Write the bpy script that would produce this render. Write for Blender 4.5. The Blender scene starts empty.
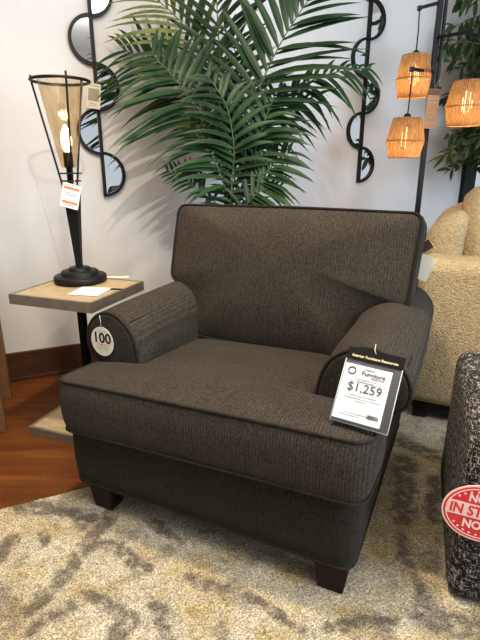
import bpy, bmesh, math, random
from mathutils import Vector, Matrix, noise
random.seed(7)
SC = bpy.context.scene
COL = SC.collection
R = math.radians

# ------------------------------------------------------------------ camera
F_PX, PITCH, EYE = 485.0, R(18), 1.12
cam = bpy.data.cameras.new('camera')
cam_o = bpy.data.objects.new('camera', cam)
COL.objects.link(cam_o)
cam.sensor_fit = 'VERTICAL'
cam.sensor_height = 36.0
cam.lens = 36.0 * F_PX / 640.0
cam.clip_start = 0.02
cam_o.location = (0, 0, EYE)
cam_o.rotation_euler = (R(90) - PITCH, 0, 0)
SC.camera = cam_o


def P(u, v, y):
    """world point at forward distance y along the sight line of a measured point"""
    a = (u - 240) / F_PX
    k = (320 - v) / F_PX
    b = math.cos(PITCH) + k * math.sin(PITCH)
    c = k * math.cos(PITCH) - math.sin(PITCH)
    t = y / b
    return Vector((a * t, y, EYE + c * t))


def G(u, v, z=0.0):
    a = (u - 240) / F_PX
    k = (320 - v) / F_PX
    b = math.cos(PITCH) + k * math.sin(PITCH)
    c = k * math.cos(PITCH) - math.sin(PITCH)
    t = (z - EYE) / c
    return Vector((a * t, b * t, z))


# ------------------------------------------------------------------ materials
def srgb(r, g, b):
    f = lambda c: (c / 255 / 12.92) if c / 255 <= 0.04045 else ((c / 255 + 0.055) / 1.055) ** 2.4
    return (f(r), f(g), f(b), 1)


class NT:
    def __init__(self, name):
        self.m = bpy.data.materials.new(name)
        self.m.use_nodes = True
        self.t = self.m.node_tree
        self.bsdf = self.t.nodes['Principled BSDF']
        self.out = self.t.nodes['Material Output']

    def n(self, kind, **kw):
        nd = self.t.nodes.new(kind)
        for k, v in kw.items():
            if k.startswith('i_'):
                nd.inputs[k[2:].replace('_', ' ')].default_value = v
            else:
                setattr(nd, k, v)
        return nd

    def l(self, a, b):
        self.t.links.new(a, b)

    def coords(self, scale=(1, 1, 1), rot=(0, 0, 0)):
        tc = self.n('ShaderNodeTexCoord')
        mp = self.n('ShaderNodeMapping')
        mp.inputs['Scale'].default_value = scale
        mp.inputs['Rotation'].default_value = rot
        self.l(tc.outputs['Object'], mp.inputs['Vector'])
        return mp.outputs['Vector']

    def noise(self, vec, scale, detail=3, rough=.55):
        nd = self.n('ShaderNodeTexNoise')
        nd.inputs['Scale'].default_value = scale
        nd.inputs['Detail'].default_value = detail
        nd.inputs['Roughness'].default_value = rough
        self.l(vec, nd.inputs['Vector'])
        return nd.outputs['Fac']

    def ramp(self, fac, stops):
        nd = self.n('ShaderNodeValToRGB')
        e = nd.color_ramp.elements
        while len(e) < len(stops):
            e.new(0.5)
        for i, (p, c) in enumerate(stops):
            e[i].position = p
            e[i].color = c
        self.l(fac, nd.inputs['Fac'])
        return nd.outputs['Color']

    def mix(self, fac, a, b, mode='MIX'):
        nd = self.n('ShaderNodeMix', data_type='RGBA', blend_type=mode)
        for sock, v in ((nd.inputs[0], fac), (nd.inputs[6], a), (nd.inputs[7], b)):
            if hasattr(v, 'node'):
                self.l(v, sock)
            else:
                sock.default_value = v
        return nd.outputs[2]

    def bump(self, h, strength=.3, dist=.002):
        nd = self.n('ShaderNodeBump')
        nd.inputs['Strength'].default_value = strength
        nd.inputs['Distance'].default_value = dist
        self.l(h, nd.inputs['Height'])
        self.l(nd.outputs['Normal'], self.bsdf.inputs['Normal'])

    def base(self, c, rough=.6, metal=0.0, spec=.5):
        if hasattr(c, 'node'):
            self.l(c, self.bsdf.inputs['Base Color'])
        else:
            self.bsdf.inputs['Base Color'].default_value = c
        self.bsdf.inputs['Roughness'].default_value = rough
        self.bsdf.inputs['Metallic'].default_value = metal
        self.bsdf.inputs['Specular IOR Level'].default_value = spec


def scale_c(c, k):
    return (c[0] * k, c[1] * k, c[2] * k, 1)


def plain(name, c, rough=.5, metal=0.0, spec=.5, var=.12, sc=40):
    m = NT(name)
    v = m.coords()
    f = m.noise(v, sc)
    col = m.ramp(f, [(.3, scale_c(c, 1 - var)), (.7, scale_c(c, 1 + var))])
    m.base(col, rough, metal, spec)
    return m.m


def fabric(name, c, c2, rib_axis='X', rib=260.0):
    """woven upholstery: fine ribs, flecks and a nap"""
    m = NT(name)
    v = m.coords()
    wv = m.n('ShaderNodeTexWave', wave_type='BANDS', bands_direction=rib_axis, wave_profile='SIN')
    wv.inputs['Scale'].default_value = rib
    wv.inputs['Distortion'].default_value = 1.4
    wv.inputs['Detail'].default_value = 2
    wv.inputs['Detail Scale'].default_value = 3
    m.l(v, wv.inputs['Vector'])
    fl = m.noise(m.coords((1, .6, .75)), 165, 3, .8)
    big = m.noise(v, 7, 3)
    a = m.mix(wv.outputs['Fac'], c, c2)
    fr = m.ramp(fl, [(.38, (.50, .49, .47, 1)), (.62, (1.55, 1.53, 1.5, 1))])
    b = m.mix(.65, a, fr, 'MULTIPLY')
    br = m.ramp(big, [(.3, (.9, .9, .9, 1)), (.7, (1.1, 1.1, 1.1, 1))])
    d = m.mix(1.0, b, br, 'MULTIPLY')
    m.base(d, .95, 0, .06)
    m.bsdf.inputs['Sheen Weight'].default_value = .02
    m.bsdf.inputs['Sheen Roughness'].default_value = .5
    h = m.mix(.5, wv.outputs['Fac'], fl)
    m.bump(h, .45, .0016)
    return m.m


M = {}
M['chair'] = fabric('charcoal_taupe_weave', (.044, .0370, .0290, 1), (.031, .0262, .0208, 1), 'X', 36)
M['chair_shaded'] = fabric('charcoal_taupe_shaded', (.0265, .0228, .0175, 1), (.0185, .0160, .0124, 1), 'X', 70)  # darker copy of the weave: shade on front and panels put into colour
M['piping'] = plain('piping_fabric', (.018, .016, .014, 1), .95, 0, .05)
M['leg_wood'] = plain('dark_espresso_wood', (.012, .0045, .0028, 1), .55, 0, .2, .3, 30)
M['black_metal'] = plain('black_iron', (.006, .0055, .0055, 1), .5, .1, .25, .25, 60)
M['black_paint'] = plain('black_paint', (.008, .0075, .0075, 1), .5, 0, .25, .2, 60)
M['bronze_metal'] = plain('aged_champagne_metal', (.23, .19, .14, 1), .42, .55, .5, .15, 25)
M['white_paper'] = plain('white_paper', (.78, .77, .75, 1), .7, 0, .3, .02)
M['cream_paper'] = plain('cream_paper', (.68, .62, .50, 1), .7, 0, .3, .03)
M['pink_paper'] = plain('peach_card', (.62, .43, .31, 1), .7, 0, .3, .05)
M['black_ink'] = plain('black_ink', (.008, .008, .008, 1), .8, 0, .08, .02)
M['grey_ink'] = plain('grey_ink', (.32, .32, .33, 1), .6, 0, .3, .02)
M['orange_ink'] = plain('orange_ink', (.62, .22, .07, 1), .6, 0, .3, .02)
M['gold_ink'] = plain('pale_gold_ink', (.72, .62, .36, 1), .6, 0, .3, .02)
M['red_card'] = plain('red_card', (.62, .025, .03, 1), .45, 0, .4, .03)
M['pink_ink'] = plain('pale_pink_print', (.84, .58, .54, 1), .5, 0, .3, .02)
M['brown_leather'] = plain('brown_leather', (.05, .025, .015, 1), .6, 0, .3, .1)
M['thread'] = plain('clear_plastic_thread', (.55, .55, .55, 1), .3, 0, .5, .02)

# mirror glass
m = NT('mirror_glass'); m.base((.86, .88, .88, 1), .02, 1.0); M['mirror'] = m.m

# clear pouch
m = NT('clear_plastic')
tr = m.n('ShaderNodeBsdfTransparent'); tr.inputs['Color'].default_value = (.93, .94, .95, 1)
gl = m.n('ShaderNodeBsdfGlossy'); gl.inputs['Roughness'].default_value = .12
mx = m.n('ShaderNodeMixShader'); mx.inputs[0].default_value = .03
m.l(tr.outputs[0], mx.inputs[1]); m.l(gl.outputs[0], mx.inputs[2]); m.l(mx.outputs[0], m.out.inputs['Surface'])
M['pouch'] = m.m

# window pane
m = NT('window_glass')
tr = m.n('ShaderNodeBsdfTransparent'); tr.inputs['Color'].default_value = (.92, .95, .95, 1)
gl = m.n('ShaderNodeBsdfGlossy'); gl.inputs['Roughness'].default_value = .03
mx = m.n('ShaderNodeMixShader'); mx.inputs[0].default_value = .08
m.l(tr.outputs[0], mx.inputs[1]); m.l(gl.outputs[0], mx.inputs[2]); m.l(mx.outputs[0], m.out.inputs['Surface'])
M['pane'] = m.m

# amber lamp glass with wavy seeds
m = NT('amber_seeded_glass')
v = m.coords((1, 1, .35))
nz = m.noise(v, 45, 3)
tr = m.n('ShaderNodeBsdfTransparent')
m.l(m.ramp(nz, [(.3, (.78, .66, .49, 1)), (.7, (.90, .80, .64, 1))]), tr.inputs['Color'])
gl = m.n('ShaderNodeBsdfGlossy'); gl.inputs['Roughness'].default_value = .06
gl.inputs['Color'].default_value = (1, .93, .8, 1)
bp = m.n('ShaderNodeBump'); bp.inputs['Strength'].default_value = .5; bp.inputs['Distance'].default_value = .004
m.l(nz, bp.inputs['Height']); m.l(bp.outputs[0], gl.inputs['Normal'])
lw = m.n('ShaderNodeLayerWeight'); lw.inputs['Blend'].default_value = .5
m.l(bp.outputs[0], lw.inputs['Normal'])
pw = m.n('ShaderNodeMath', operation='POWER'); pw.inputs[1].default_value = 4
m.l(lw.outputs['Facing'], pw.inputs[0])
ma = m.n('ShaderNodeMath', operation='MULTIPLY_ADD'); ma.inputs[1].default_value = .55; ma.inputs[2].default_value = .05
m.l(pw.outputs[0], ma.inputs[0])
mx = m.n('ShaderNodeMixShader')
m.l(ma.outputs[0], mx.inputs[0]); m.l(tr.outputs[0], mx.inputs[1]); m.l(gl.outputs[0], mx.inputs[2])
m.l(mx.outputs[0], m.out.inputs['Surface'])
M['amber'] = m.m

# bulbs
def emit(name, c, s):
    m = NT(name)
    m.bsdf.inputs['Base Color'].default_value = (1, .9, .7, 1)
    m.bsdf.inputs['Emission Color'].default_value = c
    m.bsdf.inputs['Emission Strength'].default_value = s
    return m.m
M['bulb'] = emit('lit_bulb', (1, .80, .48, 1), 12)
M['bulb2'] = emit('lit_pendant_bulb', (1, .70, .34, 1), 7)

# raffia strands (thin, light passes through)
m = NT('raffia')
v = m.coords((30, 30, 4))
nz = m.noise(v, 6, 4, .7)
c = m.ramp(nz, [(.3, (.42, .24, .10, 1)), (.55, (.66, .42, .20, 1)), (.75, (.88, .68, .42, 1))])
m.base(c, .8, 0, .2)
tl = m.n('ShaderNodeBsdfTranslucent'); m.l(c, tl.inputs['Color'])
mx = m.n('ShaderNodeMixShader'); mx.inputs[0].default_value = .5
m.l(m.bsdf.outputs[0], mx.inputs[1]); m.l(tl.outputs[0], mx.inputs[2]); m.l(mx.outputs[0], m.out.inputs['Surface'])
M['raffia'] = m.m

# leaves
def leafmat(name, c1, c2, trans=.22, sc=9):
    m = NT(name)
    v = m.coords()
    nz = m.noise(v, sc, 3)
    c = m.ramp(nz, [(.32, c1), (.68, c2)])
    m.base(c, .42, 0, .28)
    tl = m.n('ShaderNodeBsdfTranslucent'); m.l(c, tl.inputs['Color'])
    mx = m.n('ShaderNodeMixShader'); mx.inputs[0].default_value = trans
    m.l(m.bsdf.outputs[0], mx.inputs[1]); m.l(tl.outputs[0], mx.inputs[2]); m.l(mx.outputs[0], m.out.inputs['Surface'])
    return m.m
M['palm'] = leafmat('palm_leaf', (.008, .026, .010, 1), (.028, .068, .022, 1), .16)
M['palm_light'] = leafmat('palm_leaf_yellow_lit', (.10, .13, .035, 1), (.26, .27, .095, 1), .35)  # paler yellow leaf copy, light falling on the frond put into its colour
M['palm_stem'] = plain('palm_stem', (.07, .10, .03, 1), .5, 0, .4, .3, 20)
M['ficus'] = leafmat('ficus_leaf', (.022, .045, .016, 1), (.075, .115, .035, 1), .25, 12)
M['bark'] = plain('bark', (.09, .065, .045, 1), .85, 0, .2, .3, 30)
M['soil'] = plain('soil', (.03, .02, .014, 1), .95, 0, .1, .4, 60)
M['pot'] = plain('dark_planter', (.035, .03, .028, 1), .6, 0, .4, .15, 20)

# plaster wall, ceiling
m = NT('troweled_plaster')
v = m.coords()
f1 = m.noise(v, 2.2, 4); f2 = m.noise(v, 14, 5, .65)
c = m.ramp(f1, [(.3, (.615, .60, .58, 1)), (.7, (.69, .675, .655, 1))])
m.base(c, .62, 0, .35); m.bump(f2, .18, .006)
M['wall'] = m.m
M['ceiling'] = plain('ceiling_white', (.84, .83, .81, 1), .8, 0, .2, .02, 3)

# stained wood floor
m = NT('amber_brown_floor')
v = m.coords((1, 1, 1), (0, 0, R(24)))
vs = m.coords((.35, 4.0, 1), (0, 0, R(-24)))
f1 = m.noise(vs, 5, 5, .65); f2 = m.noise(v, 110, 3, .7); f3 = m.noise(v, 3, 3)
c = m.ramp(f1, [(.25, (.060, .016, .003, 1)), (.5, (.105, .030, .005, 1)), (.75, (.175, .058, .010, 1))])
c = m.mix(.5, c, m.ramp(f2, [(.3, (.6, .6, .6, 1)), (.7, (1.35, 1.35, 1.35, 1))]), 'MULTIPLY')
c = m.mix(.6, c, m.ramp(f3, [(.3, (.7, .7, .7, 1)), (.7, (1.25, 1.25, 1.25, 1))]), 'MULTIPLY')
m.base(c, .55, 0, .16); m.bump(f2, .25, .0015)
M['floor'] = m.m

m = NT('baseboard_wood')
vs = m.coords((1.2, 1.2, 14))
f1 = m.noise(vs, 4, 4)
m.base(m.ramp(f1, [(.3, (.035, .013, .006, 1)), (.7, (.075, .028, .012, 1))]), .45, 0, .4)
M['baseboard'] = m.m

def wood(name, c1, c2, scale=(1, 12, 12), rough=.5):
    m = NT(name)
    v = m.coords(scale)
    f = m.noise(v, 6, 5, .6)
    m.base(m.ramp(f, [(.3, c1), (.7, c2)]), rough, 0, .4)
    m.bump(f, .15, .001)
    return m.m
M['oak'] = wood('pale_oak_inlay', (.26, .19, .105, 1), (.46, .35, .20, 1), (2, 22, 22))
M['brown_wood'] = wood('warm_brown_wood', (.10, .048, .018, 1), (.20, .105, .040, 1), (14, 14, 1.5))

# boucle
m = NT('cream_boucle')
v = m.coords()
vo = m.n('ShaderNodeTexVoronoi'); vo.inputs['Scale'].default_value = 150; m.l(v, vo.inputs['Vector'])
f2 = m.noise(v, 70, 4, .7)
c = m.ramp(f2, [(.3, (.37, .27, .14, 1)), (.7, (.58, .45, .27, 1))])
c = m.mix(.7, c, m.ramp(vo.outputs['Distance'], [(.0, (1.12, 1.12, 1.12, 1)), (.75, (.60, .57, .52, 1))]), 'MULTIPLY')
m.base(c, .95, 0, .1)
inv = m.n('ShaderNodeMath', operation='SUBTRACT'); inv.inputs[0].default_value = 1.0
m.l(vo.outputs['Distance'], inv.inputs[1])
m.bump(inv.outputs[0], .8, .004)
M['boucle'] = m.m

# black and white tweed: crossing slubs
m = NT('black_white_tweed')
v1 = m.coords((1, 1, 4.5)); v2 = m.coords((4.5, 4.5, 1))
a = m.noise(v1, 44, 3, .8); b = m.noise(v2, 44, 3, .8)
ra = m.ramp(a, [(.55, (0, 0, 0, 1)), (.62, (1, 1, 1, 1))]); rb = m.ramp(b, [(.55, (0, 0, 0, 1)), (.62, (1, 1, 1, 1))])
mxx = m.mix(1.0, ra, rb, 'LIGHTEN')
c = m.mix(mxx, (.014, .013, .013, 1), (.40, .37, .35, 1))
m.base(c, .95, 0, .1); m.bump(mxx, .7, .004)
M['tweed'] = m.m

# rug: colour attribute for the woven pattern + tuft flecks
m = NT('mottled_rug')
at = m.n('ShaderNodeAttribute'); at.attribute_name = 'pattern'
v = m.coords()
f1 = m.noise(v, 230, 1, .5); f2 = m.noise(v, 120, 2, .6)
c = m.mix(.85, at.outputs['Color'], m.ramp(f1, [(.33, (.40, .37, .32, 1)), (.66, (1.5, 1.5, 1.5, 1))]), 'MULTIPLY')
c = m.mix(.6, c, m.ramp(f2, [(.3, (.62, .60, .57, 1)), (.7, (1.35, 1.35, 1.35, 1))]), 'MULTIPLY')
m.base(c, .97, 0, .08); m.bump(f1, .9, .006)
M['rug'] = m.m


# ------------------------------------------------------------------ mesh helpers
def link(name, mesh, mat=None, parent=None, smooth=True):
    o = bpy.data.objects.new(name, mesh)
    COL.objects.link(o)
    if mat is not None:
        mesh.materials.append(mat)
    if smooth:
        for p in mesh.polygons:
            p.use_smooth = True
    if parent is not None:
        o.parent = parent
    return o


def obj(name, bm, mat, parent=None, smooth=True, recalc=True):
    if recalc:
        bmesh.ops.recalc_face_normals(bm, faces=bm.faces)
    me = bpy.data.meshes.new(name)
    bm.to_mesh(me)
    bm.free()
    return link(name, me, mat, parent, smooth)


def thing(name, label, cat, loc=(0, 0, 0), rotz=0.0, group=None):
    o = bpy.data.objects.new(name, None)
    o.empty_display_size = .1
    COL.objects.link(o)
    o.location = loc
    o.rotation_euler = (0, 0, rotz)
    return tag(o, label, cat, group)


def tag(o, label, cat, group=None):
    o['label'] = label
    o['category'] = cat
    if group:
        o['group'] = group
    return o


def struct(o):
    o['kind'] = 'structure'
    return o


def frame_of(d):
    d = d.normalized()
    up = Vector((0, 0, 1)) if abs(d.z) < .95 else Vector((1, 0, 0))
    s = d.cross(up).normalized()
    return s, s.cross(d).normalized()


def add_tube(bm, pts, r, n=8, closed=False, cap=True):
    """pts: list of Vectors; r: float or list"""
    pts = [Vector(p) for p in pts]
    rs = r if isinstance(r, (list, tuple)) else [r] * len(pts)
    rings = []
    N = len(pts)
    s = None
    for i, p in enumerate(pts):
        if closed:
            d = pts[(i + 1) % N] - pts[i - 1]
        else:
            d = pts[min(i + 1, N - 1)] - pts[max(i - 1, 0)]
        d.normalize()
        if s is None:
            s, t = frame_of(d)
        else:
            s = (s - d * s.dot(d))
            if s.length < 1e-6:
                s, _ = frame_of(d)
            s.normalize()
        t = s.cross(d).normalized()
        rings.append([bm.verts.new(p + (s * math.cos(a) + t * math.sin(a)) * rs[i])
                      for a in (2 * math.pi * k / n for k in range(n))])
    cnt = N if closed else N - 1
    for i in range(cnt):
        A, B = rings[i], rings[(i + 1) % N]
        off = 0
        if closed and i == N - 1:
            off = min(range(n), key=lambda q: (A[0].co - B[q].co).length)
        for k in range(n):
            bm.faces.new((A[k], A[(k + 1) % n], B[(k + 1 + off) % n], B[(k + off) % n]))
    if cap and not closed:
        bm.faces.new(rings[0]); bm.faces.new(rings[-1])


def add_bar(bm, a, b, w, h):
    a, b = Vector(a), Vector(b)
    d = (b - a).normalized()
    s, t = frame_of(d)
    v = []
    for p in (a, b):
        for x, y in ((-1, -1), (1, -1), (1, 1), (-1, 1)):
            v.append(bm.verts.new(p + s * x * w / 2 + t * y * h / 2))
    for f in ((0, 1, 2, 3), (4, 5, 6, 7), (0, 1, 5, 4), (1, 2, 6, 5), (2, 3, 7, 6), (3, 0, 4, 7)):
        bm.faces.new([v[i] for i in f])


def add_box(bm, lo, hi, taper=0.0):
    """box; taper shrinks the bottom"""
    v = []
    cx, cy = (lo[0] + hi[0]) / 2, (lo[1] + hi[1]) / 2
    for z, k in ((lo[2], 1 - taper), (hi[2], 1)):
        for x, y in ((lo[0], lo[1]), (hi[0], lo[1]), (hi[0], hi[1]), (lo[0], hi[1])):
            v.append(bm.verts.new((cx + (x - cx) * k, cy + (y - cy) * k, z)))
    for f in ((0, 1, 2, 3), (4, 5, 6, 7), (0, 1, 5, 4), (1, 2, 6, 5), (2, 3, 7, 6), (3, 0, 4, 7)):
        bm.faces.new([v[i] for i in f])


def bevel(bm, w, seg=2):
    bmesh.ops.recalc_face_normals(bm, faces=bm.faces)
    bmesh.ops.bevel(bm, geom=list(bm.edges), offset=w, segments=seg, affect='EDGES', profile=.6)


def box_obj(name, lo, hi, mat, parent=None, bev=.003, taper=0.0):
    bm = bmesh.new()
    add_box(bm, lo, hi, taper)
    if bev:
        bevel(bm, bev)
    return obj(name, bm, mat, parent, smooth=False)


def lathe(prof, n=40, cap=True):
    bm = bmesh.new()
    rings = []
    for r, z in prof:
        if r < 1e-5:
            rings.append([bm.verts.new((0, 0, z))])
        else:
            rings.append([bm.verts.new((r * math.cos(2 * math.pi * k / n), r * math.sin(2 * math.pi * k / n), z)) for k in range(n)])
    for A, B in zip(rings, rings[1:]):
        for k in range(n):
            q = [A[k % len(A)], A[(k + 1) % len(A)], B[(k + 1) % len(B)], B[k % len(B)]]
            u = []
            for x in q:
                if x not in u:
                    u.append(x)
            if len(u) > 2:
                bm.faces.new(u)
    if cap:
        for rr in (rings[0], rings[-1]):
            if len(rr) > 2:
                bm.faces.new(rr)
    return bm


def round_poly(pts, radii, n=8):
    out = []
    N = len(pts)
    for i in range(N):
        p = Vector(pts[i]); a = Vector(pts[i - 1]); b = Vector(pts[(i + 1) % N])
        r = radii[i] if isinstance(radii, (list, tuple)) else radii
        u = (a - p); w = (b - p)
        k = min(r, u.length * .49, w.length * .49)
        s = p + u.normalized() * k; e = p + w.normalized() * k
        for j in range(n + 1):
            t = j / n
            out.append((1 - t) ** 2 * s + 2 * t * (1 - t) * p + t * t * e)
    return out


def resample(pts, step, closed=True):
    pts = [Vector(p) for p in pts]
    seq = pts + [pts[0]] if closed else pts
    L = [0]
    for a, b in zip(seq, seq[1:]):
        L.append(L[-1] + (b - a).length)
    n = max(8, int(L[-1] / step))
    out = []
    j = 0
    m_ = n if closed else n + 1
    for i in range(m_):
        s = L[-1] * i / n
        while j < len(seq) - 2 and L[j + 1] < s:
            j += 1
        d = L[j + 1] - L[j]
        t = 0 if d < 1e-9 else (s - L[j]) / d
        out.append(seq[j].lerp(seq[j + 1], min(1, max(0, t))))
    return out


def cushion_bm(outline, ctr, thick, crown, crown_b=.0, bulge=.012, xf=None, edge=.008, sag=None):
    """stuffed cushion: outline in 2D, front/top at h=0, bottom at h=-thick; xf maps (x, y, h) to 3D"""
    xf = xf or (lambda x, y, h: Vector((x, y, h)))
    O = resample(outline, .018)
    N = len(O)
    C = Vector(ctr)
    nrm = []
    for i in range(N):
        t = (O[(i + 1) % N] - O[i - 1]).normalized()
        nrm.append(Vector((t.y, -t.x)))
    area = sum(O[i].x * O[(i + 1) % N].y - O[(i + 1) % N].x * O[i].y for i in range(N))
    if area < 0:
        nrm = [-v for v in nrm]
    bm = bmesh.new()
    rings = []
    rr = [.12, .3, .48, .63, .76, .86, .93, .975, 1.0]

    def ring(r, h, off=0.0):
        vs = []
        for i in range(N):
            p = C + (O[i] - C) * r + nrm[i] * off
            hh = h + (sag(p.x, p.y) if sag else 0)
            vs.append(bm.verts.new(xf(p.x, p.y, hh)))
        rings.append(vs)
    for r in rr:
        ring(r, crown * (1 - r ** 2.6) + (0 if r < 1 else -0.0))
    K = 6
    for k in range(1, K):
        t = k / K
        ring(1.0, -edge - (thick - 2 * edge) * t, bulge * math.sin(math.pi * t) ** .6)
    for r in reversed(rr):
        ring(r, -thick - crown_b * (1 - r ** 2.6))
    c0 = bm.verts.new(xf(C.x, C.y, crown + (sag(C.x, C.y) if sag else 0)))
    c1 = bm.verts.new(xf(C.x, C.y, -thick - crown_b + (sag(C.x, C.y) if sag else 0)))
    for A, B in zip(rings, rings[1:]):
        for i in range(N):
            bm.faces.new((A[i], A[(i + 1) % N], B[(i + 1) % N], B[i]))
    for i in range(N):
        bm.faces.new((c0, rings[0][(i + 1) % N], rings[0][i]))
        bm.faces.new((c1, rings[-1][i], rings[-1][(i + 1) % N]))
    return bm, O


def text_mesh(s, size, bold=0.0, align='CENTER'):
    cu = bpy.data.curves.new('lettering', 'FONT')
    cu.body = s
    cu.size = size
    cu.align_x = align
    cu.align_y = 'CENTER'
    cu.offset = bold
    cu.extrude = .0002
    cu.resolution_u = 3
    o = bpy.data.objects.new('lettering', cu)
    COL.objects.link(o)
    bpy.context.view_layer.update()
    dg = bpy.context.evaluated_depsgraph_get()
    me = bpy.data.meshes.new_from_object(o.evaluated_get(dg))
    bpy.data.objects.remove(o)
    bpy.data.curves.remove(cu)
    me.materials.clear()
    return me


def put_text(name, s, size, mat, parent, xy, z=.0012, bold=0.0, rot=0.0, align='CENTER'):
    me = text_mesh(s, size, bold, align)
    o = link(name, me, mat, parent, smooth=False)
    o.location = (xy[0], xy[1], z)
    o.rotation_euler = (0, 0, rot)
    return o


def plane_frame(o, origin, xdir, ydir):
    """place an object so that its local x,y run along the given directions"""
    x = Vector(xdir).normalized()
    y = Vector(ydir)
    y = (y - x * y.dot(x)).normalized()
    z = x.cross(y)
    mt = Matrix(((x.x, y.x, z.x, origin[0]), (x.y, y.y, z.y, origin[1]), (x.z, y.z, z.z, origin[2]), (0, 0, 0, 1)))
    o.matrix_world = mt
    o.rotation_mode = 'XYZ'


def sheet(name, w, h, th, mat, parent, xy=(0, 0), z=0.0, r=.003):
    """thin card lying in local xy, front face up (+z)"""
    bm = bmesh.new()
    O = round_poly([(-w / 2, -h / 2), (w / 2, -h / 2), (w / 2, h / 2), (-w / 2, h / 2)], r, 3)
    a = [bm.verts.new((p.x + xy[0], p.y + xy[1], z)) for p in O]
    b = [bm.verts.new((p.x + xy[0], p.y + xy[1], z - th)) for p in O]
    bm.faces.new(a); bm.faces.new(list(reversed(b)))
    for i in range(len(O)):
        bm.faces.new((a[i], b[i], b[(i + 1) % len(O)], a[(i + 1) % len(O)]))
    return obj(name, bm, mat, parent, smooth=False)


def disc(name, rx, ry, th, mat, parent, z=0.0, n=48, hole=0.0):
    bm = bmesh.new()
    ring = lambda k, zz: [bm.verts.new((rx * k * math.cos(2 * math.pi * i / n), ry * k * math.sin(2 * math.pi * i / n), zz)) for i in range(n)]
    a, b = ring(1, z), ring(1, z - th)
    if hole:
        c, d = ring(hole, z), ring(hole, z - th)
        for i in range(n):
            j = (i + 1) % n
            for q in ((a[i], a[j], c[j], c[i]), (b[i], b[j], d[j], d[i]), (a[i], a[j], b[j], b[i]), (c[i], c[j], d[j], d[i])):
                bm.faces.new(q)
    else:
        bm.faces.new(a); bm.faces.new(b)
        for i in range(n):
            j = (i + 1) % n
            bm.faces.new((a[i], a[j], b[j], b[i]))
    return obj(name, bm, mat, parent, smooth=False)


def rules(name, parent, mat, rows, z=.0010):
    """illegible fine print: each row (x0, x1, y, height) is a dashed line of its own"""
    for x0, x1, y, h in rows:
        bm = bmesh.new()
        x = x0
        prev = None
        while x < x1 - .001:
            w = min(random.uniform(.003, .009), x1 - x)
            k = random.uniform(.55, 1)
            a = [bm.verts.new((x, y - h * k / 2, z)), bm.verts.new((x, y + h * k / 2, z))]
            b = [bm.verts.new((x + w, y - h * k / 2, z)), bm.verts.new((x + w, y + h * k / 2, z))]
            bm.faces.new((a[0], b[0], b[1], a[1]))
            if prev:
                m0 = bm.verts.new((x - .0007, y - h * .08, z)), bm.verts.new((x - .0007, y + h * .08, z))
                bm.faces.new((prev[0], m0[0], m0[1], prev[1])); bm.faces.new((m0[0], a[0], a[1], m0[1]))
            prev = b
            x += w + .0014
        obj(name, bm, mat, parent, smooth=False)


# ------------------------------------------------------------------ the room
WM, WC = .45, 2.955                       # back wall: y = WC + WM x
WA = math.atan(WM)
wx, wy = math.cos(WA), math.sin(WA)       # along the wall
nx, ny = wy, -wx                          # out of the wall, into the room


def on_wall(x, z, d=0.0):
    return Vector((x + nx * d, WC + WM * x + ny * d, z))


def wall_box(name, x0, x1, z0, z1, d0, d1, mat, parent=None, bev=0):
    """box on the wall plane between x0..x1, with depth d0..d1 out of it"""
    bm = bmesh.new()
    c = [on_wall(x, z, d) for z in (z0, z1) for x, d in ((x0, d0), (x1, d0), (x1, d1), (x0, d1))]
    v = [bm.verts.new(p) for p in c]
    for f in ((0, 1, 2, 3), (4, 5, 6, 7), (0, 1, 5, 4), (1, 2, 6, 5), (2, 3, 7, 6), (3, 0, 4, 7)):
        bm.faces.new([v[i] for i in f])
    if bev:
        bevel(bm, bev)
    return obj(name, bm, mat, parent, smooth=False)


H_ROOM = 3.0
bm = bmesh.new()
add_box(bm, (-4, -3.5, -.05), (4.5, 5.4, 0))
struct(obj('floor', bm, M['floor'], smooth=False))
bm = bmesh.new()
add_box(bm, (-4, -3.5, H_ROOM), (4.5, 5.4, H_ROOM + .05))
struct(obj('ceiling', bm, M['ceiling'], smooth=False))

# back wall with the window opening at its right end, one mesh
bm = bmesh.new()
WX0, WX1, WZ0, WZ1 = 1.68, 3.0, .35, 2.55
for x0, x1, z0, z1 in ((-3.6, WX0, 0, H_ROOM), (WX1, 4.0, 0, H_ROOM), (WX0, WX1, 0, WZ0), (WX0, WX1, WZ1, H_ROOM)):
    c = [on_wall(x, z, d) for z in (z0, z1) for x, d in ((x0, -.14), (x1, -.14), (x1, 0), (x0, 0))]
    v = [bm.verts.new(p) for p in c]
    for f in ((0, 1, 2, 3), (4, 5, 6, 7), (0, 1, 5, 4), (1, 2, 6, 5), (2, 3, 7, 6), (3, 0, 4, 7)):
        bm.faces.new([v[i] for i in f])
struct(obj('wall_back', bm, M['wall'], smooth=False))
struct(wall_box('baseboard_back', -3.6, 4.0, 0, .155, .0, .018, M['baseboard'], None, .003))
struct(wall_box('trim_1', -3.6, 4.0, 0, .018, .018, .034, M['baseboard'], None, .004))
# shop front behind the viewer (seen only in the mirrors): sill, header and piers round big openings added to brighten room and mirrors
bm = bmesh.new()
for lo, hi in (((-4, -3.55, 0), (4.5, -3.5, .45)), ((-4, -3.55, 2.65), (4.5, -3.5, H_ROOM)), ((-4, -3.55, .45), (-3.4, -3.5, 2.65)),
               ((-.9, -3.55, .45), (-.6, -3.5, 2.65)), ((1.6, -3.55, .45), (1.9, -3.5, 2.65)), ((4.2, -3.55, .45), (4.5, -3.5, 2.65))):
    add_box(bm, lo, hi)
struct(obj('wall_front', bm, M['wall'], smooth=False))

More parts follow.
